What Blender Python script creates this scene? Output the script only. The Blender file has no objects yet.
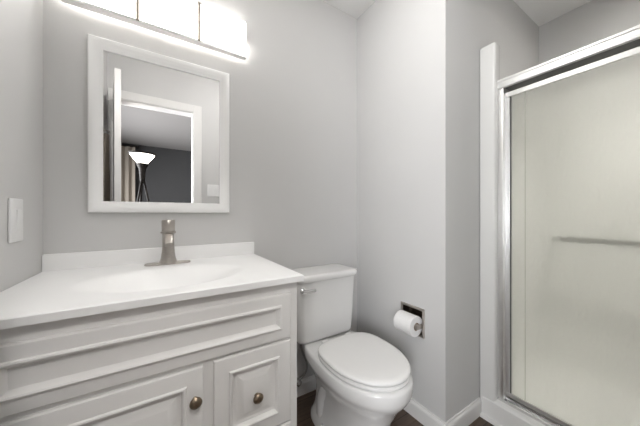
import bpy, bmesh, math, random
from mathutils import Vector, Matrix
random.seed(3)
S = bpy.context.scene
COL = S.collection
R = math.radians

# ------------------------------------------------------------------ camera, world, exposure
cam_data = bpy.data.cameras.new('camera')
cam_data.sensor_width = 36.0
cam_data.lens = 252.8925 / 640 * 36.0
cam_data.shift_y = 0.001
cam_data.clip_start = 0.01
cam = bpy.data.objects.new('camera', cam_data)
COL.objects.link(cam)
cam.location = (0, 0, 1.0858)
cam.rotation_euler = (R(90), 0, R(-32.1867))
S.camera = cam

world = bpy.data.worlds.new('world')
S.world = world
world.use_nodes = True
world.node_tree.nodes['Background'].inputs[0].default_value = (0.9, 0.95, 1.0, 1)
world.node_tree.nodes['Background'].inputs[1].default_value = 0.3

S.view_settings.view_transform = 'Standard'
S.view_settings.look = 'None'
S.view_settings.gamma = 1.0
S.view_settings.use_curve_mapping = False
S.view_settings.exposure = 0.70

VANITY_LIGHT = 8.5       # the three glass shades over the mirror
DOME_FILL = 13.5        # added unseen fill dome on the bathroom ceiling
SHOWER_FILL = 24.0      # added unseen fill lamp over the shower
BEDROOM_FILL = 48.0    # added unseen fill dome in the bedroom just outside the doorway
TORCH_LIGHT = 4.0      # floor lamp in the bedroom

# added unseen area light by the left bedroom wall, lifts the low bathroom areas
bed_fill = bpy.data.lights.new('bedroom_fill_light', 'AREA')
bed_fill.shape = 'RECTANGLE'; bed_fill.size = 1.2; bed_fill.size_y = 2.2; bed_fill.energy = 100; bed_fill.spread = R(125); bed_fill.color = (0.95, 0.97, 1.0)
bed_fillo = bpy.data.objects.new('bedroom_fill_light', bed_fill); COL.objects.link(bed_fillo)
bed_fillo.location = (-1.485, -1.55, 1.25); bed_fillo.rotation_euler = (0, R(-90), 0)

# added unseen spot that brightens the stall behind the glass
spot = bpy.data.lights.new('shower_fill_spot', 'SPOT')
spot.energy = 40; spot.spot_size = R(64); spot.spot_blend = 0.9; spot.shadow_soft_size = 0.05; spot.color = (1.0, 0.975, 0.93)
spoto = bpy.data.objects.new('shower_fill_spot', spot); COL.objects.link(spoto)
spoto.location = (1.93, 0.22, 2.36)

# ------------------------------------------------------------------ materials
def mat(name, color, rough=0.5, metal=0.0, noise=0.0, nscale=8.0, bump=0.0, bscale=200.0, coat=0.0, emit=0.0, spec=0.5, emit_col=None):
    m = bpy.data.materials.new(name)
    m.use_nodes = True
    nt = m.node_tree
    b = nt.nodes['Principled BSDF']
    b.inputs['Base Color'].default_value = (*color, 1)
    b.inputs['Roughness'].default_value = rough
    b.inputs['Metallic'].default_value = metal
    b.inputs['Coat Weight'].default_value = coat
    b.inputs['Specular IOR Level'].default_value = spec
    tc = nt.nodes.new('ShaderNodeTexCoord')
    if noise:
        n = nt.nodes.new('ShaderNodeTexNoise'); n.inputs['Scale'].default_value = nscale; n.inputs['Detail'].default_value = 4
        r = nt.nodes.new('ShaderNodeValToRGB')
        r.color_ramp.elements[0].position = 0.3; r.color_ramp.elements[1].position = 0.7
        r.color_ramp.elements[0].color = (*[c * (1 - noise) for c in color], 1)
        r.color_ramp.elements[1].color = (*[min(1, c * (1 + noise)) for c in color], 1)
        nt.links.new(tc.outputs['Object'], n.inputs['Vector'])
        nt.links.new(n.outputs['Fac'], r.inputs['Fac'])
        nt.links.new(r.outputs['Color'], b.inputs['Base Color'])
    if bump:
        n2 = nt.nodes.new('ShaderNodeTexNoise'); n2.inputs['Scale'].default_value = bscale; n2.inputs['Detail'].default_value = 3
        bp = nt.nodes.new('ShaderNodeBump'); bp.inputs['Strength'].default_value = bump; bp.inputs['Distance'].default_value = 0.002
        nt.links.new(tc.outputs['Object'], n2.inputs['Vector'])
        nt.links.new(n2.outputs['Fac'], bp.inputs['Height'])
        nt.links.new(bp.outputs['Normal'], b.inputs['Normal'])
    if emit:
        b.inputs['Emission Color'].default_value = (*(emit_col or color), 1)
        b.inputs['Emission Strength'].default_value = emit
    return m

M = {}
M['wall'] = mat('wall_paint', (0.64, 0.635, 0.627), 0.55, noise=0.012, nscale=3, bump=0.12, bscale=260, spec=0.3)
M['ceiling'] = mat('ceiling_paint', (0.88, 0.875, 0.868), 0.8, noise=0.01, nscale=3, bump=0.2, bscale=180, spec=0.2)
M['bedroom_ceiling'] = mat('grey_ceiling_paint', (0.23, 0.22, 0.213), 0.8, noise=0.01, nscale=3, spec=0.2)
M['trim'] = mat('trim_paint', (0.80, 0.79, 0.775), 0.35, noise=0.01, nscale=5)
M['cabinet'] = mat('cabinet_paint', (0.79, 0.777, 0.76), 0.32, noise=0.012, nscale=9, bump=0.04, bscale=120)
M['counter'] = mat('cultured_marble', (0.90, 0.897, 0.89), 0.3, noise=0.012, nscale=4)
M['nickel'] = mat('brushed_nickel', (0.50, 0.465, 0.43), 0.32, 1.0, noise=0.06, nscale=60)
M['bronze'] = mat('antique_brass', (0.26, 0.205, 0.15), 0.34, 1.0, noise=0.25, nscale=90)
M['shaded'] = mat('shaded_nickel', (0.20, 0.165, 0.13), 0.3, 1.0, noise=0.2, nscale=40)  # nickel darkened in its colour for the shade inside the recess
M['band'] = mat('brushed_band_metal', (0.42, 0.38, 0.33), 0.45, 1.0, noise=0.05, nscale=40)
M['strip'] = mat('clear_grey_strip', (0.62, 0.63, 0.57), 0.4, noise=0.03, nscale=30)
M['chrome'] = mat('chrome', (0.78, 0.78, 0.78), 0.14, 1.0, noise=0.02, nscale=20)
M['satin'] = mat('satin_aluminium', (0.86, 0.86, 0.85), 0.36, 1.0, noise=0.02, nscale=20)
M['dark_metal'] = mat('dark_bronze_metal', (0.02, 0.017, 0.015), 0.55, 0.0, noise=0.1, nscale=30, spec=0.1)
M['frame'] = mat('frame_paint', (0.95, 0.947, 0.94), 0.35, noise=0.008, nscale=7)
M['porcelain'] = mat('porcelain', (0.85, 0.843, 0.832), 0.12, noise=0.008, nscale=4, coat=0.5)
M['seat'] = mat('seat_plastic', (0.89, 0.882, 0.87), 0.22, noise=0.008, nscale=4)
M['plastic'] = mat('switch_plastic', (0.82, 0.82, 0.815), 0.35, noise=0.008, nscale=9)
M['paper'] = mat('tissue_paper', (0.86, 0.85, 0.84), 0.95, noise=0.02, nscale=120, bump=0.3, bscale=300, spec=0.1)
M['card'] = mat('cardboard', (0.42, 0.33, 0.24), 0.9, noise=0.08, nscale=60)
M['hose'] = mat('braided_hose', (0.36, 0.35, 0.34), 0.45, 0.6, noise=0.2, nscale=300)
M['fiberglass'] = mat('fiberglass', (0.85, 0.845, 0.83), 0.25, noise=0.01, nscale=4, coat=0.3)
M['seal'] = mat('grey_seal_and_shade', (0.16, 0.16, 0.155), 0.7, noise=0.1, nscale=40)  # also colours the painted shade inside the shower header
M['grey_wall'] = mat('charcoal_wall_paint', (0.048, 0.0475, 0.048), 0.7, noise=0.03, nscale=3, spec=0.2)
M['linen'] = mat('beige_linen', (0.30, 0.265, 0.225), 0.95, noise=0.08, nscale=90, bump=0.3, bscale=400, spec=0.1)
M['towel'] = mat('taupe_terry', (0.58, 0.51, 0.44), 0.98, noise=0.12, nscale=140, bump=0.6, bscale=350, spec=0.1)
M['shade'] = mat('lit_glass', (1.0, 0.97, 0.93), 0.4, emit=VANITY_LIGHT, emit_col=(1.0, 0.98, 0.955))
M['dome'] = mat('fill_dome_glass', (1.0, 0.97, 0.94), 0.4, emit=DOME_FILL, emit_col=(1.0, 0.985, 0.965))
M['showerfill'] = mat('fill_lens', (1.0, 0.97, 0.92), 0.4, emit=SHOWER_FILL, emit_col=(1.0, 0.97, 0.92))
M['bedfill'] = mat('fill_bedroom_dome_glass', (1.0, 0.97, 0.94), 0.4, emit=BEDROOM_FILL, emit_col=(1.0, 0.98, 0.96))
M['torch'] = mat('lit_bowl_glass', (1.0, 0.95, 0.88), 0.4, emit=TORCH_LIGHT, emit_col=(1.0, 0.94, 0.86))

def mirror_mat():
    m = bpy.data.materials.new('mirror_silver'); m.use_nodes = True
    b = m.node_tree.nodes['Principled BSDF']
    b.inputs['Base Color'].default_value = (0.90, 0.90, 0.90, 1)
    b.inputs['Metallic'].default_value = 1; b.inputs['Roughness'].default_value = 0.0
    return m
M['mirror'] = mirror_mat()

def glass_mat():
    m = bpy.data.materials.new('obscure_glass'); m.use_nodes = True
    nt = m.node_tree; nt.nodes.clear()
    out = nt.nodes.new('ShaderNodeOutputMaterial')
    b = nt.nodes.new('ShaderNodeBsdfPrincipled')
    b.inputs['Base Color'].default_value = (0.97, 0.977, 0.945, 1)
    b.inputs['Transmission Weight'].default_value = 1
    b.inputs['Roughness'].default_value = 0.42
    b.inputs['IOR'].default_value = 1.3
    tr = nt.nodes.new('ShaderNodeBsdfTranslucent'); tr.inputs['Color'].default_value = (0.95, 0.96, 0.90, 1)
    mx = nt.nodes.new('ShaderNodeMixShader'); mx.inputs['Fac'].default_value = 0.2
    tc = nt.nodes.new('ShaderNodeTexCoord')
    mp = nt.nodes.new('ShaderNodeMapping'); mp.inputs['Scale'].default_value = (1, 1, 0.28)
    n = nt.nodes.new('ShaderNodeTexNoise'); n.inputs['Scale'].default_value = 90; n.inputs['Detail'].default_value = 2
    bp = nt.nodes.new('ShaderNodeBump'); bp.inputs['Strength'].default_value = 0.8; bp.inputs['Distance'].default_value = 0.003
    L = nt.links.new
    L(tc.outputs['Object'], mp.inputs['Vector']); L(mp.outputs['Vector'], n.inputs['Vector'])
    L(n.outputs['Fac'], bp.inputs['Height'])
    L(bp.outputs['Normal'], b.inputs['Normal']); L(bp.outputs['Normal'], tr.inputs['Normal'])
    L(b.outputs['BSDF'], mx.inputs[1]); L(tr.outputs['BSDF'], mx.inputs[2]); L(mx.outputs['Shader'], out.inputs['Surface'])
    return m
M['glass'] = glass_mat()

def wood_mat():
    m = bpy.data.materials.new('dark_wood_planks'); m.use_nodes = True
    nt = m.node_tree; b = nt.nodes['Principled BSDF']; b.inputs['Roughness'].default_value = 0.4
    tc = nt.nodes.new('ShaderNodeTexCoord')
    br = nt.nodes.new('ShaderNodeTexBrick')
    br.inputs['Scale'].default_value = 1.0
    br.inputs['Brick Width'].default_value = 0.9; br.inputs['Row Height'].default_value = 0.13
    br.inputs['Mortar Size'].default_value = 0.0015
    br.inputs['Color1'].default_value = (0.115, 0.078, 0.056, 1); br.inputs['Color2'].default_value = (0.075, 0.05, 0.036, 1)
    br.inputs['Mortar'].default_value = (0.02, 0.013, 0.01, 1)
    mp = nt.nodes.new('ShaderNodeMapping'); mp.inputs['Scale'].default_value = (2.5, 30, 1)
    n = nt.nodes.new('ShaderNodeTexNoise'); n.inputs['Scale'].default_value = 2; n.inputs['Detail'].default_value = 6
    mix = nt.nodes.new('ShaderNodeMixRGB'); mix.blend_type = 'OVERLAY'; mix.inputs['Fac'].default_value = 0.7
    L = nt.links.new
    L(tc.outputs['Object'], br.inputs['Vector']); L(tc.outputs['Object'], mp.inputs['Vector']); L(mp.outputs['Vector'], n.inputs['Vector'])
    L(br.outputs['Color'], mix.inputs[1]); L(n.outputs['Fac'], mix.inputs[2]); L(mix.outputs['Color'], b.inputs['Base Color'])
    return m
M['wood'] = wood_mat()

# ------------------------------------------------------------------ helpers
def box(bm, x0, x1, y0, y1, z0, z1, bev=0.0, seg=2):
    vs = [bm.verts.new((x, y, z)) for x in (x0, x1) for y in (y0, y1) for z in (z0, z1)]
    idx = [(0, 1, 3, 2), (4, 6, 7, 5), (0, 4, 5, 1), (2, 3, 7, 6), (0, 2, 6, 4), (1, 5, 7, 3)]
    fs = [bm.faces.new([vs[i] for i in f]) for f in idx]
    if bev:
        es = list({e for f in fs for e in f.edges})
        bmesh.ops.bevel(bm, geom=es, offset=bev, segments=seg, profile=0.5, affect='EDGES')

def ring_loft(bm, rings, cap0=True, cap1=True):
    """rings: list of lists of points, all the same length, joined in order"""
    V = [[bm.verts.new(p) for p in r] for r in rings]
    n = len(V[0])
    for a, b in zip(V, V[1:]):
        for i in range(n):
            j = (i + 1) % n
            bm.faces.new((a[i], a[j], b[j], b[i]))
    if cap0: bm.faces.new(list(reversed(V[0])))
    if cap1: bm.faces.new(V[-1])

def frame_axes(axis):
    a = Vector(axis).normalized()
    u = a.orthogonal().normalized()
    return a, u, a.cross(u)

def lathe(bm, origin, axis, prof, n=40, cap0=True, cap1=True):
    """prof: (distance along axis, radius)"""
    o = Vector(origin); a, u, v = frame_axes(axis)
    rings = []
    for h, r in prof:
        rings.append([o + a * h + (u * math.cos(2 * math.pi * k / n) + v * math.sin(2 * math.pi * k / n)) * max(r, 1e-4) for k in range(n)])
    ring_loft(bm, rings, cap0, cap1)

def tube(bm, pts, r, n=14):
    pts = [Vector(p) for p in pts]
    rr = r if isinstance(r, (list, tuple)) else [r] * len(pts)
    rings = []; ref = None
    for i, p in enumerate(pts):
        t = (pts[min(i + 1, len(pts) - 1)] - pts[max(i - 1, 0)]).normalized()
        if ref is None: ref = t.orthogonal().normalized()
        u = (ref - t * ref.dot(t)).normalized(); ref = u; v = t.cross(u)
        rings.append([p + (u * math.cos(2 * math.pi * k / n) + v * math.sin(2 * math.pi * k / n)) * rr[i] for k in range(n)])
    ring_loft(bm, rings)

def smooth_path(pts, n=8):
    P = [Vector(p) for p in pts]; out = []
    for i in range(len(P) - 1):
        p0 = P[max(i - 1, 0)]; p1 = P[i]; p2 = P[i + 1]; p3 = P[min(i + 2, len(P) - 1)]
        for k in range(n):
            t = k / n
            out.append(0.5 * ((2 * p1) + (p2 - p0) * t + (2 * p0 - 5 * p1 + 4 * p2 - p3) * t * t + (3 * p1 - p0 - 3 * p2 + p3) * t ** 3))
    out.append(P[-1]); return out

def panel_front(bm, x0, x1, z0, z1, y_back, prof, side=-1):
    """moulded panel facing -Y: nested rectangles (inset, distance in front of y_back)"""
    rings = []
    for ins, h in prof:
        y = y_back + side * h
        rings.append([(x0 + ins, y, z0 + ins), (x1 - ins, y, z0 + ins), (x1 - ins, y, z1 - ins), (x0 + ins, y, z1 - ins)])
    ring_loft(bm, rings)

ROOT = {}
def obj(name, bm, m, parent=None, smooth=False, angle=35, sub=0):
    me = bpy.data.meshes.new(name)
    if parent is not None:
        loc = ROOT[parent.name]
        bmesh.ops.translate(bm, verts=bm.verts, vec=-Vector(loc))
    bmesh.ops.recalc_face_normals(bm, faces=bm.faces)
    if smooth:
        lim = R(angle)
        for f in bm.faces: f.smooth = True
        for e in bm.edges:
            if len(e.link_faces) == 2 and e.calc_face_angle(0) > lim: e.smooth = False
    bm.to_mesh(me); bm.free()
    me.materials.append(M[m])
    o = bpy.data.objects.new(name, me); COL.objects.link(o)
    if parent is not None:
        o.parent = parent; ROOT[o.name] = ROOT[parent.name]
    else:
        ROOT[o.name] = (0, 0, 0)
    if sub:
        md = o.modifiers.new('subdivision', 'SUBSURF'); md.levels = sub; md.render_levels = sub
    return o

def thing(name, label, cat, loc, group=None):
    o = bpy.data.objects.new(name, None); COL.objects.link(o)
    o.empty_display_size = 0.05
    o.location = loc; ROOT[o.name] = tuple(loc)
    o['label'] = label; o['category'] = cat
    if group: o['group'] = group
    return o

def struct(name, bm, m, parent=None, smooth=False, label=None, cat=None):
    o = obj(name, bm, m, parent, smooth)
    if parent is None:
        o['kind'] = 'structure'
        if label: o['label'] = label
        if cat: o['category'] = cat
    return o

def B(*boxes, bev=0.0, seg=2):
    bm = bmesh.new()
    for b in boxes: box(bm, *b, bev=bev, seg=seg)
    return bm

# ------------------------------------------------------------------ the room
XL, XR, YW, YC, XS, ZC = -0.3726, 1.1554, 1.3511, 0.706, 2.317, 2.44
T = 0.1
YS = -0.14                       # front wall of the shower alcove
DX0, DX1, DZ = -0.345, 0.272, 2.055   # doorway
BY = -3.45                       # bedroom back wall
BX0, BX1 = -1.5, 2.45

struct('floor', B((BX0 - T, BX1 + T, BY - T, YW + T, -0.08, 0)), 'wood', label='dark brown wood plank floor', cat='floor')
struct('ceiling', B((XL - T, XS + T, -0.11, YW + T, ZC, ZC + 0.08), (1.42, XS + T, YS - T, -0.11, ZC, ZC + 0.08)), 'ceiling', label='white painted bathroom ceiling', cat='ceiling')
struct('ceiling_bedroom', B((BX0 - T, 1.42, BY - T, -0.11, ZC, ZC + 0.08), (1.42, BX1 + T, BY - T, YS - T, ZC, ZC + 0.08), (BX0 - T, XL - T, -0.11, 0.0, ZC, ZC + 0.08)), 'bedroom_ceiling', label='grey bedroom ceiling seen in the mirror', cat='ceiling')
struct('wall_left', B((XL - T, XL, 0, YW + T, 0, ZC)), 'wall', label='light grey wall with the rocker light switch', cat='wall')
struct('wall_back', B((XL, XR + T, YW, YW + T, 0, ZC)), 'wall', label='light grey wall behind the vanity and toilet', cat='wall')
# recess for the paper holder is cut through the wall (boxes around the hole)
HY0, HY1, HZ0, HZ1 = 0.826, 0.964, 0.444, 0.582
struct('wall_right', B((XR, XR + T, HY1, YW, 0, ZC), (XR, XR + T, YC + T, HY0, 0, ZC),
                       (XR, XR + T, HY0, HY1, 0, HZ0), (XR, XR + T, HY0, HY1, HZ1, ZC)), 'wall', label='light grey wall with the paper holder', cat='wall')
struct('wall_alcove', B((XR, XS + T, YC, YC + T, 0, ZC)), 'wall', label='light grey wall between the outer corner and the shower', cat='wall')
struct('wall_shower', B((XS, XS + T, YS, YC, 0, ZC)), 'wall', label='grey wall above the shower at the far side', cat='wall')
struct('wall_front', B((XL, DX0, -0.11, 0, 0, ZC), (DX1, 1.42, -0.11, 0, 0, ZC), (DX0, DX1, -0.11, 0, DZ, ZC)), 'wall', label='light grey wall around the doorway', cat='wall')
struct('wall_shower_side', B((1.42, 1.46, YS - T, 0, 0, ZC)), 'wall', label='short grey return wall beside the shower', cat='wall')
struct('wall_shower_front', B((1.46, XS + T, YS - T, YS, 0, ZC)), 'wall', label='grey end wall of the shower alcove', cat='wall')
struct('wall_bedroom_back', B((BX0 - T, BX1 + T, BY - T, BY, 0, ZC)), 'grey_wall', label='charcoal bedroom wall seen in the mirror', cat='wall')
struct('wall_bedroom_left', B((BX0 - T, BX0, BY, 0.0, 0, ZC), (BX0, XL - T, -0.11, 0.0, 0, ZC)), 'grey_wall', label='charcoal bedroom side wall', cat='wall')
struct('wall_bedroom_right', B((BX1, BX1 + T, BY, YS, 0, ZC)), 'grey_wall', label='charcoal bedroom wall at the right', cat='wall')

def skirting(name, segs, label, mitre=(0, 0)):
    bm = bmesh.new()
    for (p, q, nrm) in segs:           # p->q along the wall, nrm out of the wall
        p = Vector((*p, 0)); q = Vector((*q, 0)); n = Vector((*nrm, 0))
        prof = [(0, 0), (0.015, 0), (0.015, 0.066), (0.0125, 0.073), (0.0075, 0.078), (0.006, 0.085), (0, 0.085)]
        u = (q - p).normalized()
        ring_loft(bm, [[p + n * d - u * d * mitre[0] + Vector((0, 0, z)) for d, z in prof], [q + n * d + u * d * mitre[1] + Vector((0, 0, z)) for d, z in prof]])
    return struct(name, bm, 'trim', label=label, cat='baseboard')
skirting('baseboard_back', [((0.41, YW), (XR, YW), (0, -1))], 'white baseboard behind the toilet', (0, -1))
skirting('baseboard_right', [((XR, YW), (XR, YC), (-1, 0))], 'white baseboard below the paper holder', (-1, 1))
skirting('baseboard_alcove', [((XR, YC), (1.468, YC), (0, -1))], 'white baseboard between outer corner and shower', (1, 0))
skirting('baseboard_front', [((0.345, 0), (1.42, 0), (0, 1))], 'white baseboard beside the doorway')

# door lining and casing on both sides of the doorway
bm = bmesh.new()
box(bm, DX0, DX0 + 0.016, -0.112, 0.002, 0, DZ); box(bm, DX1 - 0.016, DX1, -0.112, 0.002, 0, DZ); box(bm, DX0 + 0.016, DX1 - 0.016, -0.112, 0.002, DZ - 0.016, DZ)
CW = 0.062
for ya, yb in ((0.002, 0.016), (-0.126, -0.112)):
    box(bm, DX1 - 0.008, DX1 + CW, ya, yb, 0, DZ + CW, 0.003)
    box(bm, DX0 - 0.02, DX0 + 0.008, ya, yb, 0, DZ + CW, 0.003)
    box(bm, DX0 + 0.008, DX1 - 0.008, ya, yb, DZ - 0.008, DZ + CW, 0.003)
struct('trim_1', bm, 'trim', label='white casing of the doorway seen in the mirror', cat='door casing')

# door leaf swung into the bathroom, hinged at the left jamb
d = thing('door_1', 'white open bathroom door seen edge on in the mirror', 'door', (-0.335, 0.022, 0)); d['kind'] = 'structure'
def rot_hinge(bm, ang):
    bmesh.ops.rotate(bm, verts=bm.verts, cent=(-0.335, 0.022, 0), matrix=Matrix.Rotation(R(ang), 3, 'Z'))
    return bm
DA = -8.0
obj('leaf', rot_hinge(B((-0.335, -0.300, 0.022, 0.590, 0.012, 2.035), bev=0.002), DA), 'trim', d)
bm = bmesh.new()
lathe(bm, (-0.300, 0.53, 0.95), (1, 0, 0), [(0, 0.026), (0.003, 0.026), (0.005, 0.011), (0.012, 0.011), (0.016, 0.022), (0.026, 0.024), (0.032, 0.018), (0.034, 0.001)], 24)
rot_hinge(bm, DA)
obj('door_knob', bm, 'nickel', d, True)
for z in (0.25, 1.05, 1.85):
    bm = bmesh.new(); lathe(bm, (-0.338, 0.020, z), (0, 0, 1), [(0, 0.006), (0.09, 0.006)], 14)
    obj('hinge', bm, 'satin', d, True)

# ------------------------------------------------------------------ vanity cabinet
CX0, CX1, FY = -0.357, 0.409, 0.8045
ZT, ZB = 0.8722, 0.8505
v = thing('vanity_cabinet', 'white painted vanity cabinet with moulded fronts below the sink top', 'cabinet', (0.02, 1.08, 0))
bm = bmesh.new()
box(bm, CX0, CX1, FY + 0.05, YW - 0.001, 0, 0.09)                      # toe kick plinth
box(bm, CX0, CX1, FY + 0.018, YW - 0.001, 0.09, 0.70)                  # case below the bowl
box(bm, CX0, CX0 + 0.016, FY + 0.018, YW - 0.001, 0.70, ZB); box(bm, CX1 - 0.016, CX1, FY + 0.018, YW - 0.001, 0.70, ZB)
box(bm, CX0 + 0.016, CX1 - 0.016, YW - 0.02, YW - 0.001, 0.70, ZB)
obj('case', bm, 'cabinet', v)
bm = bmesh.new()
box(bm, CX0, -0.305, FY, FY + 0.018, 0.09, ZB); box(bm, 0.37, CX1, FY, FY + 0.018, 0.09, ZB)
box(bm, -0.305, 0.37, FY, FY + 0.018, 0.64, ZB); box(bm, -0.305, 0.37, FY, FY + 0.018, 0.09, 0.13)
box(bm, 0.092, 0.142, FY, FY + 0.018, 0.13, 0.64); box(bm, 0.142, 0.37, FY, FY + 0.018, 0.355, 0.385)
obj('face_frame', bm, 'cabinet', v)
RAISED = [(0, 0), (0, 0.008), (0.003, 0.0115), (0.007, 0.0125), (0.043, 0.0125), (0.045, 0.0170), (0.0485, 0.0180), (0.052, 0.0165), (0.057, 0.0035),
          (0.062, 0.0025), (0.066, 0.0025), (0.069, 0.0035), (0.088, 0.0125), (0.090, 0.0130)]
FLATR = [(0, 0), (0, 0.008), (0.003, 0.0115), (0.008, 0.0125), (0.034, 0.0125), (0.036, 0.0175), (0.040, 0.0190), (0.044, 0.0170), (0.053, 0.0035), (0.056, 0.003)]
def front(name, x0, x1, z0, z1, prof, parent=v):
    bm = bmesh.new(); panel_front(bm, x0, x1, z0, z1, FY - 0.0005, prof)
    return obj(name, bm, 'cabinet', parent, True, 20)
front('false_drawer_front', -0.326, 0.381, 0.661, 0.812, FLATR)
def knob(parent, x, z):
    bm = bmesh.new()
    lathe(bm, (x, FY - 0.0115, z), (0, -1, 0), [(0, 0.008), (0.003, 0.008), (0.005, 0.005), (0.011, 0.005), (0.014, 0.011), (0.017, 0.0155), (0.020, 0.0163),
          (0.023, 0.0145), (0.0255, 0.0095), (0.0265, 0.0085), (0.027, 0.0001)], 36)
    obj('knob', bm, 'bronze', parent, True, 50)
dr = front('door', -0.318, 0.104, 0.115, 0.648, RAISED); knob(dr, 0.082, 0.562)
dw = front('drawer', 0.131, 0.381, 0.374, 0.652, RAISED); knob(dw, 0.259, 0.506)
dw = front('drawer', 0.131, 0.381, 0.115, 0.369, RAISED); knob(dw, 0.259, 0.242)

# ------------------------------------------------------------------ countertop with integral basin
WX, YF = 0.4237, 0.7794
ct = thing('vanity_countertop', 'glossy white vanity top with integral oval sink and low backsplash', 'sink top', (0.03, 1.07, ZB))
BC = (0.028, 1.020); BA, BB = 0.230, 0.165
def basin_depth(x, y):
    r = math.sqrt(((x - BC[0]) / BA) ** 2 + ((y - BC[1]) / BB) ** 2)
    if r >= 1.12: return 0.0
    t = max(0.0, 1.12 - r) / 1.12
    e = 0.5 - 0.5 * math.cos(min(1, t / 0.82) * math.pi)
    return -0.118 * e
bm = bmesh.new()
NX, NY = 120, 84
x0, x1, y0, y1 = XL + 0.001, WX, YF, YW - 0.001
rb = 0.004
xs = [x0] + [x0 + 0.003 + (x1 - x0 - 0.006) * i / NX for i in range(NX + 1)] + [x1]
ys = [y0] + [y0 + 0.003 + (y1 - y0 - 0.006) * i / NY for i in range(NY + 1)] + [y1]
G = []
for j, y in enumerate(ys):
    row = []
    for i, x in enumerate(xs):
        z = ZT + basin_depth(x, y)
        if i in (0, len(xs) - 1) or j in (0, len(ys) - 1): z -= 0.003
        row.append(bm.verts.new((x, y, z)))
    G.append(row)
for j in range(len(ys) - 1):
    for i in range(len(xs) - 1):
        bm.faces.new((G[j][i], G[j][i + 1], G[j + 1][i + 1], G[j + 1][i]))
loop = G[0][:] + [G[j][-1] for j in range(1, len(ys))] + [G[-1][i] for i in range(len(xs) - 2, -1, -1)] + [G[j][0] for j in range(len(ys) - 2, 0, -1)]
low = [bm.verts.new((p.co.x, p.co.y, ZB)) for p in loop]
for k in range(len(loop)):
    k2 = (k + 1) % len(loop)
    bm.faces.new((loop[k2], loop[k], low[k], low[k2]))
# underside: inner copy 6 mm lower around the bowl, flat rim
inner = []
for j in range(0, len(ys)):
    inner.append([bm.verts.new((x, ys[j], min(ZB, ZT + basin_depth(x, ys[j]) - 0.012))) for x in xs]) if 0 < j < len(ys) - 1 else inner.append(None)
for j in range(1, len(ys) - 2):
    for i in range(1, len(xs) - 2):
        bm.faces.new((inner[j][i], inner[j + 1][i], inner[j + 1][i + 1], inner[j][i + 1]))
for q in inner:
    if q:
        for vv in q:
            if not vv.link_faces: bm.verts.remove(vv)
obj('basin_top', bm, 'counter', ct, True, 40)
TB = 0.0178
obj('backsplash', B((XL + 0.001, WX, YW - TB, YW - 0.001, ZT - 0.002, ZT + 0.062), bev=0.003), 'counter', ct)
bm = bmesh.new(); lathe(bm, (BC[0], BC[1], ZT - 0.119), (0, 0, 1), [(0, 0.023), (0.003, 0.023), (0.005, 0.019), (0.004, 0.014), (0.007, 0.010), (0.008, 0.0001)], 28)
obj('drain', bm, 'nickel', ct, True)

# ------------------------------------------------------------------ faucet
FX, FYY = 0.027, 1.258
fa = thing('faucet', 'brushed nickel single-post faucet on an oval deck plate', 'faucet', (FX, FYY, ZT))
def stadium(cx, cy, hx, hy, z, n=12):
    pts = []
    for k in range(n + 1): a = -math.pi / 2 + math.pi * k / n; pts.append((cx + hx - hy + hy * math.cos(a), cy + hy * math.sin(a), z))
    for k in range(n + 1): a = math.pi / 2 + math.pi * k / n; pts.append((cx - hx + hy + hy * math.cos(a), cy + hy * math.sin(a), z))
    return pts
bm = bmesh.new(); ring_loft(bm, [stadium(FX, FYY, 0.085, 0.024, ZT), stadium(FX, FYY, 0.085, 0.024, ZT + 0.004), stadium(FX, FYY, 0.082, 0.021, ZT + 0.007)])
obj('deck_plate', bm, 'nickel', fa, True)
bm = bmesh.new(); lathe(bm, (FX, FYY, ZT + 0.006), (0, 0, 1), [(0, 0.033), (0.006, 0.032), (0.02, 0.0275), (0.04, 0.0245), (0.07, 0.0225), (0.11, 0.0215), (0.123, 0.022), (0.126, 0.0205)], 44)
obj('body', bm, 'nickel', fa, True)
bm = bmesh.new()
rings = []
for k in range(9):
    t = k / 8
    yy = FYY - 0.012 - 0.092 * t; zz = ZT + 0.122 - 0.010 * t - 0.022 * t * t
    hw = 0.019 - 0.004 * t; hh = 0.011 - 0.003 * t
    rings.append([(FX + hw * math.copysign(abs(math.cos(a)) ** 0.6, math.cos(a)), yy, zz + hh * math.copysign(abs(math.sin(a)) ** 0.6, math.sin(a))) for a in [2 * math.pi * q / 28 for q in range(28)]])
ring_loft(bm, rings)
obj('spout', bm, 'nickel', fa, True, 50)
bm = bmesh.new(); lathe(bm, (FX, FYY, ZT + 0.130), (0, 0, 1), [(0, 0.0265), (0.001, 0.0285), (0.007, 0.0285), (0.008, 0.0265)], 44)
obj('collar', bm, 'nickel', fa, True)
bm = bmesh.new(); lathe(bm, (FX, FYY, ZT + 0.1375), (0, 0, 1), [(0, 0.023), (0.003, 0.0245), (0.046, 0.0245), (0.050, 0.022), (0.051, 0.0001)], 44)
obj('handle', bm, 'nickel', fa, True)

# ------------------------------------------------------------------ mirror
mx0, mx1, mz0, mz1 = -0.245, 0.295, 1.0905, 1.797
mi = thing('wall_mirror', 'rectangular mirror in a moulded white frame above the sink', 'mirror', (0.025, YW, mz0))
bm = bmesh.new()
prof = [(0, 0.0), (0, 0.016), (0.004, 0.021), (0.012, 0.023), (0.022, 0.021), (0.034, 0.015), (0.040, 0.013), (0.046, 0.012), (0.046, 0.004)]
rings = []
for ins, h in prof:
    y = YW - 0.001 - h
    rings.append([(mx0 + ins, y, mz0 + ins), (mx1 - ins, y, mz0 + ins), (mx1 - ins, y, mz1 - ins), (mx0 + ins, y, mz1 - ins)])
ring_loft(bm, rings, False, False)
obj('frame', bm, 'frame', mi, True, 30)
obj('glass', B((mx0 + 0.044, mx1 - 0.044, YW - 0.008, YW - 0.002, mz0 + 0.044, mz1 - 0.044)), 'mirror', mi)

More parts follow.
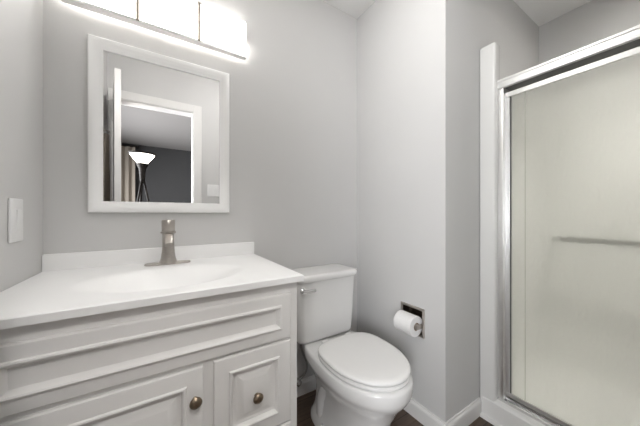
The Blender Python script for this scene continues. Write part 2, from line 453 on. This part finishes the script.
# ------------------------------------------------------------------ vanity light
LX0, LX1, LZ0, LZ1, LY = -0.318, 0.372, 1.887, 2.068, 1.298
vl = thing('vanity_light', 'three-panel lit glass bar light on the wall above the mirror', 'light', (0.03, YW, LZ0))
obj('back_plate', B((LX0 + 0.002, LX1 - 0.002, LY + 0.0275, LY + 0.030, LZ0 + 0.0115, LZ0 + 0.042), (LX0 + 0.002, LX1 - 0.002, LY + 0.0275, YW - 0.001, LZ0 + 0.105, LZ1 - 0.004)), 'satin', vl)  # wall mount, plus a lower strip added to soften the glow below
obj('bottom_rail', B((LX0, LX1, LY - 0.001, LY + 0.030, LZ0 - 0.002, LZ0 + 0.0115), bev=0.002), 'satin', vl)
cuts = [LX0, -0.082, 0.151, LX1]
for a, b in zip(cuts, cuts[1:]):
    obj('shade', B((a + 0.003, b - 0.003, LY + 0.003, LY + 0.027, LZ0 + 0.012, LZ1), bev=0.005, seg=3), 'shade', vl)
for a in cuts[1:3]:
    obj('band', B((a - 0.006, a + 0.006, LY - 0.005, LY + 0.029, LZ0 + 0.004, LZ1 + 0.003), bev=0.001), 'band', vl)
for a in (LX0, LX1):
    bm = bmesh.new()
    box(bm, a - 0.0015, a + 0.0015, LY + 0.012, LY + 0.030, LZ0 + 0.002, LZ1 + 0.002, 0.0005)
    obj('end_cap', bm, 'satin', vl, True)

# ------------------------------------------------------------------ light switch on the left wall
sw = thing('light_switch', 'white rocker light switch on the left wall beside the mirror', 'switch', (XL, 1.143, 1.066))
bm = bmesh.new()
box(bm, XL, XL + 0.006, 1.092, 1.174, 1.001, 1.131, 0.003)
obj('plate', bm, 'plastic', sw, True)
bm = bmesh.new(); box(bm, XL + 0.005, XL + 0.0075, 1.116, 1.152, 1.030, 1.102, 0.001)
obj('rocker_frame', bm, 'plastic', sw, True)
bm = bmesh.new()
ring_loft(bm, [[(XL + 0.0065, 1.120, 1.034), (XL + 0.0065, 1.148, 1.034), (XL + 0.0065, 1.148, 1.098), (XL + 0.0065, 1.120, 1.098)],
               [(XL + 0.0075, 1.120, 1.034), (XL + 0.0075, 1.148, 1.034), (XL + 0.0115, 1.148, 1.098), (XL + 0.0115, 1.120, 1.098)]])
obj('rocker', bm, 'plastic', sw)

# ------------------------------------------------------------------ toilet
TX = 0.782; BX = 0.797
to = thing('toilet', 'white two-piece toilet with closed lid beside the vanity', 'toilet', (TX, 1.0, 0))
def egg(z, hw, yf, yb, yc, nb=2.0, nf=2.0, n=56, cx=BX):
    pts = []
    for k in range(n):
        a = 2 * math.pi * k / n
        c_, s_ = math.cos(a), math.sin(a)
        e = nb if s_ > 0 else nf
        L = (yb - yc) if s_ > 0 else (yc - yf)
        pts.append((cx + hw * math.copysign(abs(c_) ** (2 / e), c_), yc + L * math.copysign(abs(s_) ** (2 / e), s_), z))
    return pts
bm = bmesh.new()
ring_loft(bm, [
    egg(0.000, 0.132, 0.738, 1.225, 0.98, 4, 2.6), egg(0.022, 0.131, 0.740, 1.224, 0.98, 4, 2.6), egg(0.040, 0.120, 0.751, 1.215, 0.98, 4, 2.5),
    egg(0.075, 0.110, 0.765, 1.205, 0.98, 4, 2.5), egg(0.130, 0.110, 0.762, 1.20, 0.97, 3.6, 2.4), egg(0.190, 0.117, 0.748, 1.20, 0.96, 3.4, 2.3), egg(0.235, 0.130, 0.722, 1.21, 0.95, 3.2, 2.2),
    egg(0.275, 0.145, 0.702, 1.22, 0.94, 3.0, 2.1), egg(0.305, 0.163, 0.676, 1.23, 0.93, 3.0, 2.1), egg(0.325, 0.173, 0.662, 1.24, 0.93, 3.2, 2.1), egg(0.337, 0.178, 0.656, 1.245, 0.92, 3.4, 2.1),
    egg(0.350, 0.181, 0.652, 1.25, 0.92, 3.6, 2.1), egg(0.385, 0.182, 0.651, 1.25, 0.92, 3.6, 2.1), egg(0.394, 0.179, 0.654, 1.248, 0.92, 3.6, 2.1), egg(0.398, 0.170, 0.662, 1.24, 0.92, 3.6, 2.1)])
obj('bowl', bm, 'porcelain', to, True, 60)
# trapway bulges on the pedestal
bm = bmesh.new()
for sx in (-1, 1):
    tube(bm, smooth_path([(BX + sx * 0.08, 0.88, 0.20), (BX + sx * 0.094, 0.94, 0.245), (BX + sx * 0.098, 1.02, 0.24), (BX + sx * 0.094, 1.08, 0.16), (BX + sx * 0.086, 1.10, 0.06)], 8), 0.034, 16)
obj('trapway', bm, 'porcelain', to, True, 60)
for sx in (-1, 1):
    bm = bmesh.new(); lathe(bm, (BX + sx * 0.123, 1.05, 0.030), (0, 0, 1), [(0, 0.013), (0.008, 0.012), (0.014, 0.007), (0.016, 0.0001)], 18)
    obj('bolt_cap', bm, 'seat', to, True)
def seat_ring(zs, grow):
    return egg(zs, 0.178 + grow, 0.664 - grow, 1.082 + grow, 0.905, 3.4, 2.05, 64)
bm = bmesh.new(); ring_loft(bm, [seat_ring(0.3985, -0.010), seat_ring(0.401, -0.003), seat_ring(0.407, -0.001), seat_ring(0.4145, -0.003), seat_ring(0.417, -0.010)])
obj('seat', bm, 'seat', to, True, 60)
bm = bmesh.new(); ring_loft(bm, [seat_ring(0.4195, -0.008), seat_ring(0.421, -0.002), seat_ring(0.428, 0.001), seat_ring(0.4345, -0.002), seat_ring(0.438, -0.008), seat_ring(0.4405, -0.025), seat_ring(0.4425, -0.07)])
obj('lid', bm, 'seat', to, True, 60)
for sx in (-1, 1):
    bm = bmesh.new(); box(bm, BX + sx * 0.075 - 0.020, BX + sx * 0.075 + 0.020, 1.072, 1.106, 0.398, 0.430, 0.007, 3)
    obj('hinge', bm, 'seat', to, True)
def rrect(z, hx, yf, yb, r, cx=TX, n=8):
    pts = []
    for (sx, cy, a0) in ((1, yf + r, -90), (1, yb - r, 0), (-1, yb - r, 90), (-1, yf + r, 180)):
        for k in range(n + 1):
            a = R(a0 + 90 * k / n)
            pts.append((cx + sx * (hx - r) + r * math.cos(a), cy + r * math.sin(a), z))
    return pts
bm = bmesh.new()
ring_loft(bm, [rrect(0.3985, 0.155, 1.170, 1.300, 0.03), rrect(0.404, 0.174, 1.157, 1.318, 0.035), rrect(0.42, 0.180, 1.151, 1.324, 0.038), rrect(0.55, 0.188, 1.145, 1.328, 0.04),
               rrect(0.70, 0.193, 1.139, 1.332, 0.042), rrect(0.7275, 0.194, 1.138, 1.332, 0.042)])
tk = obj('tank', bm, 'porcelain', to, True, 60)
bm = bmesh.new()
ring_loft(bm, [rrect(0.728, 0.190, 1.131, 1.336, 0.044), rrect(0.730, 0.197, 1.124, 1.341, 0.047), rrect(0.738, 0.201, 1.120, 1.343, 0.049), rrect(0.752, 0.202, 1.119, 1.343, 0.05),
               rrect(0.759, 0.199, 1.122, 1.341, 0.049), rrect(0.763, 0.192, 1.128, 1.336, 0.045), rrect(0.7645, 0.176, 1.143, 1.322, 0.04)])
obj('tank_lid', bm, 'porcelain', to, True, 60)
lx, lz = 0.613, 0.688
bm = bmesh.new(); lathe(bm, (lx, 1.140, lz), (0, -1, 0), [(0, 0.014), (0.006, 0.014), (0.009, 0.010), (0.016, 0.009)], 24)
tube(bm, [(lx - 0.008, 1.122, lz), (lx + 0.02, 1.118, lz + 0.001), (lx + 0.062, 1.116, lz + 0.001)], [0.010, 0.0095, 0.009], 14)
obj('flush_lever', bm, 'chrome', to, True)

# supply line between wall valve and tank
sl = thing('water_supply_line', 'grey braided hose from wall valve up to the toilet tank', 'hose', (0.66, YW, 0.12))
bm = bmesh.new()
tube(bm, smooth_path([(0.664, 1.262, 0.400), (0.668, 1.268, 0.36), (0.690, 1.285, 0.29), (0.722, 1.295, 0.215), (0.722, 1.300, 0.165), (0.700, 1.303, 0.137), (0.675, 1.304, 0.132)], 10), 0.0062, 12)
obj('hose', bm, 'hose', sl, True, 60)
bm = bmesh.new()
lathe(bm, (0.657, YW - 0.001, 0.132), (0, -1, 0), [(0, 0.026), (0.004, 0.024), (0.006, 0.009), (0.035, 0.009), (0.036, 0.013), (0.06, 0.013), (0.062, 0.006), (0.075, 0.006)], 22)
lathe(bm, (0.657, YW - 0.048, 0.132), (1, 0, 0), [(0, 0.008), (0.022, 0.008)], 18)
vv = obj('shutoff_valve', bm, 'chrome', sl, True)
bm = bmesh.new(); lathe(bm, (0.657, YW - 0.073, 0.132), (0, -1, 0), [(0, 0.014), (0.004, 0.018), (0.012, 0.018), (0.015, 0.012)], 12)
obj('valve_handle', bm, 'chrome', vv, True)

# ------------------------------------------------------------------ recessed paper holder and roll
ph = thing('toilet_paper_holder', 'square recessed metal paper holder set in the grey wall', 'paper holder', (XR, 0.895, 0.513))
bm = bmesh.new()
rings = []
oy0, oy1, oz0, oz1 = 0.819, 0.971, 0.437, 0.589
for ins, h in ((0, -0.0005), (0, 0.004), (0.003, 0.006), (0.011, 0.005), (0.014, 0.001)):
    x = XR - h
    rings.append([(x, oy0 + ins, oz0 + ins), (x, oy1 - ins, oz0 + ins), (x, oy1 - ins, oz1 - ins), (x, oy0 + ins, oz1 - ins)])
ring_loft(bm, rings, False, False)
obj('rim', bm, 'nickel', ph, True, 20)
bm = bmesh.new()
rings = [[(XR - 0.001, 0.833, 0.451), (XR - 0.001, 0.957, 0.451), (XR - 0.001, 0.957, 0.575), (XR - 0.001, 0.833, 0.575)],
         [(XR + 0.02, 0.834, 0.452), (XR + 0.02, 0.956, 0.452), (XR + 0.02, 0.956, 0.574), (XR + 0.02, 0.834, 0.574)],
         [(XR + 0.045, 0.838, 0.462), (XR + 0.045, 0.952, 0.462), (XR + 0.045, 0.952, 0.564), (XR + 0.045, 0.838, 0.564)],
         [(XR + 0.052, 0.850, 0.475), (XR + 0.052, 0.940, 0.475), (XR + 0.052, 0.940, 0.550), (XR + 0.052, 0.850, 0.550)]]
ring_loft(bm, rings, False, True)
obj('recess', bm, 'shaded', ph, True, 20)
RXC, RZC = XR - 0.036, 0.500
for yy in (0.829, 0.955):
    bm = bmesh.new(); box(bm, RXC - 0.010, XR + 0.004, yy, yy + 0.006, RZC - 0.012, RZC + 0.012, 0.002)
    obj('bracket', bm, 'nickel', ph, True)
bm = bmesh.new(); lathe(bm, (RXC, 0.835, RZC), (0, 1, 0), [(0, 0.013), (0.004, 0.014), (0.116, 0.014), (0.12, 0.013)], 22)
obj('roller', bm, 'nickel', ph, True)
pr = thing('toilet_paper_roll', 'white roll of toilet paper hanging on the recessed wall holder', 'toilet paper', (RXC, 0.895, RZC))
bm = bmesh.new()
n = 48
rings = []
for (yy, r) in ((0.8415, 0.0205), (0.8415, 0.0515), (0.843, 0.053), (0.947, 0.053), (0.9485, 0.0515), (0.9485, 0.0205)):
    rings.append([(RXC + r * math.cos(2 * math.pi * k / n), yy, RZC + r * math.sin(2 * math.pi * k / n)) for k in range(n)])
rings.append(rings[0])
V = [[bm.verts.new(p) for p in r] for r in rings[:-1]]; V.append(V[0])
for a, b in zip(V, V[1:]):
    for i in range(n): bm.faces.new((a[i], a[(i + 1) % n], b[(i + 1) % n], b[i]))
obj('paper', bm, 'paper', pr, True, 40)
bm = bmesh.new(); rings = []
for (yy, r) in ((0.8413, 0.0185), (0.8413, 0.0203), (0.9487, 0.0203), (0.9487, 0.0185)):
    rings.append([(RXC + r * math.cos(2 * math.pi * k / n), yy, RZC + r * math.sin(2 * math.pi * k / n)) for k in range(n)])
V = [[bm.verts.new(p) for p in r] for r in rings]; V.append(V[0])
for a, b in zip(V, V[1:]):
    for i in range(n): bm.faces.new((a[i], a[(i + 1) % n], b[(i + 1) % n], b[i]))
obj('core', bm, 'card', pr, True, 40)

# ------------------------------------------------------------------ shower stall
XD = 1.470; YJ = 0.628; YJ2 = -0.068
st = thing('shower_stall', 'white fiberglass shower stall with tall front flange and curb', 'shower', (1.9, 0.28, 0))
bm = bmesh.new()
def flange(ya, yb, side):
    # vertical front flange: front face towards the room, return towards the opening, rounded top
    yo, yi = (ya, yb)
    box(bm, XD, XD + 0.062, min(yo, yi), max(yo, yi), 0.0, 1.985, 0.010, 4)
flange(YC - 0.001, YJ, 1); flange(YS + 0.001, YJ2, -1)
obj('front_flange', bm, 'fiberglass', st, True, 50)
bm = bmesh.new()
ring_loft(bm, [[(x, y, z) for x, z in ((1.445, 0), (1.448, 0.012), (1.460, 0.016), (1.466, 0.098), (1.474, 0.108), (1.486, 0.112), (1.60, 0.106), (1.615, 0.09), (1.622, 0.05), (1.622, 0))]
               for y in (YC - 0.016, YS + 0.001)])
obj('curb', bm, 'fiberglass', st, True, 30)
bm = bmesh.new()
NXp, NYp = 20, 20
gx = [1.615 + (XS - 0.002 - 1.615) * i / NXp for i in range(NXp + 1)]; gy = [YS + 0.002 + (YC - 0.004 - YS) * j / NYp for j in range(NYp + 1)]
def pan_z(x, y):
    r = math.hypot(x - 1.95, y - 0.28); return 0.030 + 0.03 * min(1, r / 0.4)
PV = [[bm.verts.new((x, y, pan_z(x, y))) for x in gx] for y in gy]
for j in range(NYp):
    for i in range(NXp): bm.faces.new((PV[j][i], PV[j][i + 1], PV[j + 1][i + 1], PV[j + 1][i]))
obj('pan', bm, 'fiberglass', st, True, 60)
bm = bmesh.new()
# wall surround: three panels with a scooped top edge near the front flange
def side_panel(y_out, y_in):
    prof = [(1.53, 0.03), (XS - 0.001, 0.03), (XS - 0.001, 1.93), (1.68, 1.93), (1.62, 1.935), (1.58, 1.95), (1.55, 1.972), (1.53, 1.98)]
    ring_loft(bm, [[(x, y_out, z) for x, z in prof], [(x, y_in, z) for x, z in prof]])
side_panel(YC - 0.001, YC - 0.022); side_panel(YS + 0.001, YS + 0.022)
box(bm, XS - 0.022, XS - 0.001, YS + 0.022, YC - 0.022, 0.03, 1.93, 0.004)
obj('surround', bm, 'fiberglass', st)
bm = bmesh.new(); lathe(bm, (1.95, 0.28, 0.031), (0, 0, 1), [(0, 0.045), (0.003, 0.044), (0.004, 0.036), (0.003, 0.03), (0.003, 0.0001)], 28)
obj('drain', bm, 'chrome', st, True)

# sliding shower door: frame (jambs, header, track), each glass panel is a thing
fr = thing('shower_door_frame', 'polished metal shower door frame with header, wall jambs and bottom track', 'door frame', (1.535, 0.28, 0.11))
bm = bmesh.new()
ring_loft(bm, [[(x, y, z) for x, z in ((1.499, 1.736), (1.496, 1.740), (1.496, 1.753), (1.499, 1.756), (1.499, 1.771), (1.496, 1.774), (1.496, 1.782), (1.499, 1.786), (1.590, 1.786), (1.592, 1.782), (1.592, 1.740), (1.589, 1.740), (1.589, 1.777), (1.506, 1.777), (1.506, 1.736))]
               for y in (YJ + 0.008, YJ2 - 0.008)])
obj('header', bm, 'satin', fr, True, 20)
obj('channel_shade', B((1.5065, 1.5885, YJ2, YJ, 1.742, 1.7765)), 'seal', fr)  # dark block painted as the shade under the header
bm = bmesh.new()
ring_loft(bm, [[(x, y, z) for x, z in ((1.497, 0.1105), (1.497, 0.122), (1.501, 0.124), (1.503, 0.116), (1.517, 0.1155), (1.520, 0.132), (1.5225, 0.132), (1.524, 0.116), (1.556, 0.116), (1.558, 0.13), (1.561, 0.13), (1.563, 0.116), (1.590, 0.115), (1.590, 0.104), (1.57, 0.1085))]
               for y in (YJ, YJ2)])
obj('bottom_track', bm, 'chrome', fr, True, 20)
for (ya, yb) in ((YJ - 0.026, YJ), (YJ2, YJ2 + 0.026)):
    bm = bmesh.new(); box(bm, 1.500, 1.590, ya, yb, 0.117, 1.7415, 0.003)
    obj('wall_jamb', bm, 'satin', fr, True)
PZ0, PZ1 = 0.134, 1.717
def sliding_panel(x, ya, yb, label, bar_x=None):
    p = thing('shower_door_panel', label, 'shower door', (x, (ya + yb) / 2, PZ0), 'sliding shower door panels')
    g = obj('glass', B((x - 0.0025, x + 0.0025, ya + 0.016, yb - 0.016, PZ0 + 0.02, PZ1 - 0.02)), 'glass', p)
    obj('top_rail', B((x - 0.011, x + 0.011, ya, yb, PZ1 - 0.026, PZ1), bev=0.002), 'satin', p)
    obj('bottom_rail', B((x - 0.010, x + 0.010, ya, yb, PZ0, PZ0 + 0.022), bev=0.002), 'satin', p)
    for yy in (ya, yb - 0.018):
        obj('stile', B((x - 0.010, x + 0.010, yy, yy + 0.018, PZ0 + 0.022, PZ1 - 0.026), bev=0.002), 'satin', p)
    for yy in (ya + 0.018, yb - 0.0235):
        obj('seal', B((x - 0.0045, x + 0.0045, yy, yy + 0.0055, PZ0 + 0.022, PZ1 - 0.026)), 'seal', p)
    if bar_x:
        obj('edge_strip', B((x - 0.0040, x - 0.0025, 0.5195, 0.5220, PZ0 + 0.022, PZ1 - 0.026)), 'strip', p)
        bm = bmesh.new(); tube(bm, [(bar_x, ya + 0.02, 0.965), (bar_x, yb - 0.165, 0.965)], 0.012, 18)
        tb = obj('towel_bar', bm, 'dark_metal', p, True)
        for yy in (ya + 0.04, yb - 0.19):
            bm = bmesh.new(); lathe(bm, (x + 0.003, yy, 0.965), (1, 0, 0), [(0, 0.012), (bar_x - x, 0.007)], 14)
            obj('post', bm, 'satin', tb, True)
    return p
sliding_panel(1.536, 0.075, 0.603, 'textured obscure glass shower panel nearest the room, beside the white flange', 1.610)
sliding_panel(1.574 + 0.0, YJ2 + 0.027, 0.100, 'textured obscure glass shower panel running in the rear track')

# ------------------------------------------------------------------ bedroom beyond the doorway (seen in the mirror)
LXf, LYf = -0.178, -0.84
fl = thing('floor_lamp', 'dark metal torchiere floor lamp with lit glass bowl seen in the mirror', 'lamp', (LXf, LYf, 0))
bm = bmesh.new(); lathe(bm, (LXf, LYf, 1.655), (0, 0, 1), [(0, 0.045), (0.03, 0.066), (0.07, 0.098), (0.105, 0.122), (0.105, 0.117), (0.07, 0.093), (0.03, 0.060), (0.004, 0.04)], 40)
obj('glass_bowl', bm, 'torch', fl, True)
bm = bmesh.new(); lathe(bm, (LXf, LYf, 1.755), (0, 0, 1), [(0, 0.121), (0, 0.130), (0.018, 0.133), (0.018, 0.120)], 40, False, False)
obj('rim', bm, 'dark_metal', fl, True)
bm = bmesh.new(); lathe(bm, (LXf, LYf, 1.43), (0, 0, 1), [(0, 0.022), (0.12, 0.030), (0.17, 0.036), (0.20, 0.05), (0.225, 0.062), (0.2255, 0.0001)], 28)
obj('hub', bm, 'dark_metal', fl, True)
for ang in (10, 130, 250):
    a = R(ang); bm = bmesh.new()
    tube(bm, [(LXf + 0.012 * math.cos(a), LYf + 0.012 * math.sin(a), 1.47), (LXf + 0.30 * math.cos(a), LYf + 0.30 * math.sin(a), 0.0)], 0.011, 14)
    obj('leg', bm, 'dark_metal', fl, True)

cu = thing('curtain', 'beige floor-length curtain on the charcoal bedroom wall left of the lamp in the mirror', 'curtain', (-0.85, BY + 0.07, 0))
bm = bmesh.new()
nn = 120
ra = [(-1.28 + 0.86 * k / nn, BY + 0.075 + 0.022 * math.sin(k / nn * 52)) for k in range(nn + 1)]
ring_loft(bm, [[(x, y, z) for x, y in ra] + [(x, y - 0.006, z) for x, y in reversed(ra)] for z in [0.02 + 2.35 * j / 12 for j in range(13)]])
obj('fabric', bm, 'linen', cu, True, 60)
bm = bmesh.new(); tube(bm, [(-1.36, BY + 0.075, 2.385), (-0.36, BY + 0.075, 2.385)], 0.011, 14)
for x in (-1.33, -0.39): tube(bm, [(x, BY + 0.001, 2.385), (x, BY + 0.075, 2.385)], 0.007, 10)
obj('rod', bm, 'dark_metal', cu, True)

ts = thing('wall_switch_plate', 'white three-gang switch plate beside the doorway seen in the mirror', 'switch', (0.455, 0, 1.31))
obj('plate', B((0.385, 0.530, 0.0, 0.006, 1.255, 1.372), bev=0.003), 'plastic', ts)
for k in range(3):
    cx = 0.4115 + 0.046 * k
    obj('toggle', B((cx - 0.005, cx + 0.005, 0.005, 0.016, 1.302, 1.326), bev=0.002), 'plastic', ts)

tw = thing('bath_towel', 'taupe bath towel hanging on a hook behind the open door', 'towel', (XL, 0.15, 1.70))
bm = bmesh.new()
ringsC = []
for j in range(15):
    t = j / 14; z = 1.70 - 1.0 * t
    hw = 0.03 + 0.085 * min(1, t * 3) ; ring = []
    for k in range(40):
        a = 2 * math.pi * k / 40
        ring.append((XL + 0.017 + 0.013 * math.sin(a) * (1 + 0.25 * math.sin(a * 5)), 0.15 + hw * math.cos(a), z))
    ringsC.append(ring)
ring_loft(bm, ringsC)
obj('cloth', bm, 'towel', tw, True, 60)
bm = bmesh.new(); tube(bm, smooth_path([(XL, 0.15, 1.735), (XL + 0.02, 0.15, 1.73), (XL + 0.03, 0.15, 1.715), (XL + 0.033, 0.15, 1.73)], 5), 0.005, 12); lathe(bm, (XL, 0.15, 1.735), (1, 0, 0), [(0, 0.016), (0.004, 0.015)], 18)
hk = obj('hook', bm, 'nickel', tw, True)

# ------------------------------------------------------------------ added fill lamps on the ceilings, out of the frame
dl = thing('added_ceiling_light', 'added fill dome on the bathroom ceiling, out of view', 'light', (0.58, 0.56, ZC))
bm = bmesh.new(); lathe(bm, (0.58, 0.56, ZC), (0, 0, -1), [(0, 0.15), (0.02, 0.15), (0.022, 0.14)], 40)
obj('base', bm, 'satin', dl, True)
bm = bmesh.new(); lathe(bm, (0.58, 0.56, ZC - 0.021), (0, 0, -1), [(0, 0.138), (0.03, 0.128), (0.055, 0.098), (0.07, 0.05), (0.074, 0.0001)], 40)
obj('dome', bm, 'dome', dl, True)
bl = thing('added_bedroom_light', 'added fill dome on the bedroom ceiling outside the doorway, out of view', 'light', (0.05, -0.68, ZC))
bm = bmesh.new(); lathe(bm, (0.05, -0.68, ZC), (0, 0, -1), [(0, 0.17), (0.02, 0.17), (0.022, 0.16)], 40)
obj('base', bm, 'satin', bl, True)
bm = bmesh.new(); lathe(bm, (0.05, -0.68, ZC - 0.021), (0, 0, -1), [(0, 0.158), (0.03, 0.148), (0.055, 0.11), (0.07, 0.055), (0.074, 0.0001)], 40)
obj('dome', bm, 'bedfill', bl, True)
rl = thing('added_shower_light', 'added fill light in the ceiling above the shower, out of view', 'light', (1.93, 0.22, ZC))
bm = bmesh.new(); lathe(bm, (1.93, 0.22, ZC), (0, 0, -1), [(0, 0.085), (0.045, 0.083), (0.047, 0.078), (0.045, 0.074), (0.004, 0.072)], 36)
obj('trim_ring', bm, 'trim', rl, True)
bm = bmesh.new(); lathe(bm, (1.93, 0.22, ZC - 0.0095), (0, 0, -1), [(0, 0.068), (0.008, 0.06), (0.011, 0.0001)], 36)
obj('lens', bm, 'showerfill', rl, True)
